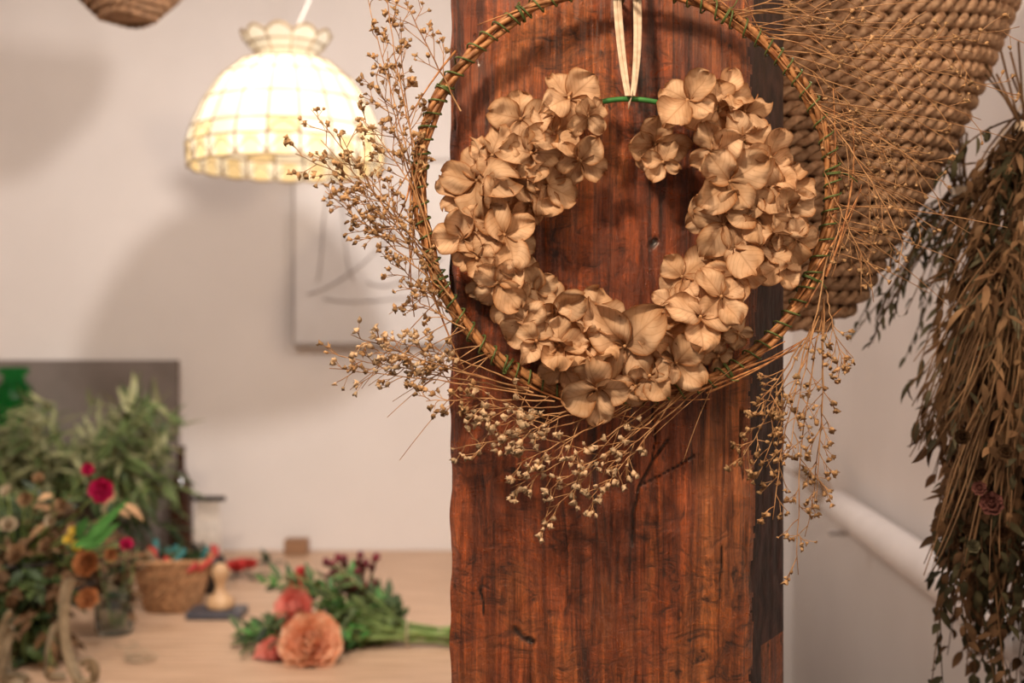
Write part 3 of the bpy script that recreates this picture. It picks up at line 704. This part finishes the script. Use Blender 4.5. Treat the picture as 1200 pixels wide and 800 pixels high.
def bunch(tiepx,tips,mats,leafspec,flowers=(),name='hanging_dried_bunch',d=1.5,n=60,ll=.05,lw=.02,grass=0,bend=.12):
    tp=W(*tiepx,d); e=empty(name,tp); mb=MB()
    for i in range(n):
        x0,x1,yy0,yy1=random.choice(tips); p=W(U(x0,x1),U(yy0,yy1),d+U(-.10,.10))
        leafy(mb,tp+V((U(-.012,.012),U(-.012,.012),U(-.02,.02))),p,leafspec,ll,lw,random.choice(range(1,len(mats))),0,bend=bend,start=.25,r=.0016,droop=.3,curl=.9)
    for i in range(grass):
        x0,x1,yy0,yy1=random.choice(tips); p=W(U(x0,x1),U(yy0,yy1),d+U(-.12,.05)); 
        q=tp.lerp(p,U(.1,.5)); mb.tube(bez(q,(q+p)/2+V((U(-.03,.03),-.01,U(-.02,.03))),p,8),.0016,.0006,sides=4,mi=0)
    for (x,y,r,m) in flowers:
        p=W(x,y,d-.10); rose(mb,p,V((U(-.6,0),-1,U(-.3,.3))),r*d/F,m,layers=4); mb.tube([tp,p],.0015,sides=4,mi=0)
    for q in range(10): mb.tube([tp+V((U(-.01,.01),U(-.01,.01),-.01)),tp+V((U(-.05,.01),U(-.03,.03),U(.05,.12)))],.0016,sides=4,mi=0)
    clampwall(mb); mb.build('stems_and_heads',mats,e)
    mb=MB(); hk=V((wallx(d)-.004,d,tp.z+.16)); mb.tube([tp,hk-V((.02,0,0)),hk],.0015,sides=5); mb.tube([tp+V((-.002,0,-.006)),tp+V((-.001,0,.006))],.015,sides=12); mb.build('string',[M_cord],e); return e
bunch((1205,150),[(1100,1230,200,330),(1080,1160,280,420),(1100,1210,250,400),(1130,1230,170,300)],[C_brn,C_ddk,C_brn,C_brn,C_tan],12,n=50,ll=.028,lw=.008,bend=.2,grass=30)
bunch((1130,225),[(1000,1060,370,440),(1010,1090,280,430),(1030,1120,240,380),(995,1050,300,400)],[C_brn,C_ddk,C_euc],11,n=20,ll=.022,lw=.006,d=1.62,bend=.2)
bunch((1195,260),[(1070,1210,420,580),(1100,1220,330,520),(1065,1130,450,540)],[C_tan,C_tan,C_brn,C_brn,C_euc],8,n=80,ll=.04,lw=.009,grass=110,d=1.48,bend=.22)
bunch((1185,440),[(1085,1220,600,830),(1100,1190,560,760),(1120,1230,640,850)],[C_brn,C_ddk,C_brn,C_ddk,C_brn],14,n=130,ll=.026,lw=.010,d=1.5,bend=.2,
 flowers=[(1150,560,10,2),(1135,620,7,2),(1175,625,8,2)])
bp=bunch((1195,380),[(1090,1210,480,640),(1110,1200,520,620),(1080,1180,560,680)],[C_tan,C_brn,C_euc,C_brn,C_tan],9,n=44,ll=.026,lw=.010,d=1.46,bend=.22,grass=30,flowers=[(1128,512,8,3),(1178,530,8,3),(1140,640,7,2)])
mb=MB()
for (x,y,r) in [(1162,590,13),(1148,572,8)]:
    rose(mb,W(x,y,1.36),V((-.4,-1,.2)),r*1.36/F,0,layers=4)
    mb.tube([W(x,y,1.36),W(1190,500,1.42),W(1195,380,1.46)],.002,sides=5,mi=1)
mb.build('pink_heads',[C_dpk,C_brn],bp)

# ---------------- LIGHTS
def area(name,loc,tgt,size,pw,col):
    l=bpy.data.lights.new(name,'AREA'); l.shape='DISK'; l.size=size; l.energy=pw; l.color=col
    o=bpy.data.objects.new(name,l); o.location=loc; o.rotation_euler=(V(tgt)-V(loc)).to_track_quat('-Z','Y').to_euler(); bpy.context.collection.objects.link(o); return o
area('ceiling_light_front',(-.55,.18,2.5),(.12,1.2,1.45),.18,25,(1,.76,.54))
area('ceiling_light_side',(.42,-.2,2.5),(.25,1.3,1.5),.35,6,(1,.75,.53))
area('ceiling_light_wall',(-1.3,1.9,2.8),(-1.1,3.4,.8),.6,17,(1,.91,.83))
area('ceiling_light_right',(.55,2.3,2.8),(.75,2.6,1.0),.4,8,(1,.90,.84))
sp=bpy.data.lights.new('track_spot','SPOT'); sp.energy=88; sp.spot_size=1.6; sp.spot_blend=.9; sp.shadow_soft_size=.04; sp.color=(1,.91,.84)
o=bpy.data.objects.new('track_spot',sp); o.location=(-.15,1.5,2.22); o.rotation_euler=(V((-.75,3.9,1.3))-o.location).to_track_quat('-Z','Y').to_euler(); bpy.context.collection.objects.link(o)
w=bpy.data.worlds.new('World'); bpy.context.scene.world=w; w.use_nodes=True; w.node_tree.nodes['Background'].inputs[0].default_value=(1,.84,.73,1); w.node_tree.nodes['Background'].inputs[1].default_value=.16
# ---------------- CAMERA
cd=bpy.data.cameras.new('cam'); cam=bpy.data.objects.new('camera',cd); bpy.context.collection.objects.link(cam)
cam.location=(0,0,CZ); cam.rotation_euler=(math.pi/2,0,0); cd.sensor_width=36; cd.lens=42; cd.clip_start=.05
cd.dof.use_dof=True; cd.dof.focus_distance=1.155; cd.dof.aperture_fstop=3.7
bpy.context.scene.camera=cam
bpy.context.scene.view_settings.view_transform='Standard'
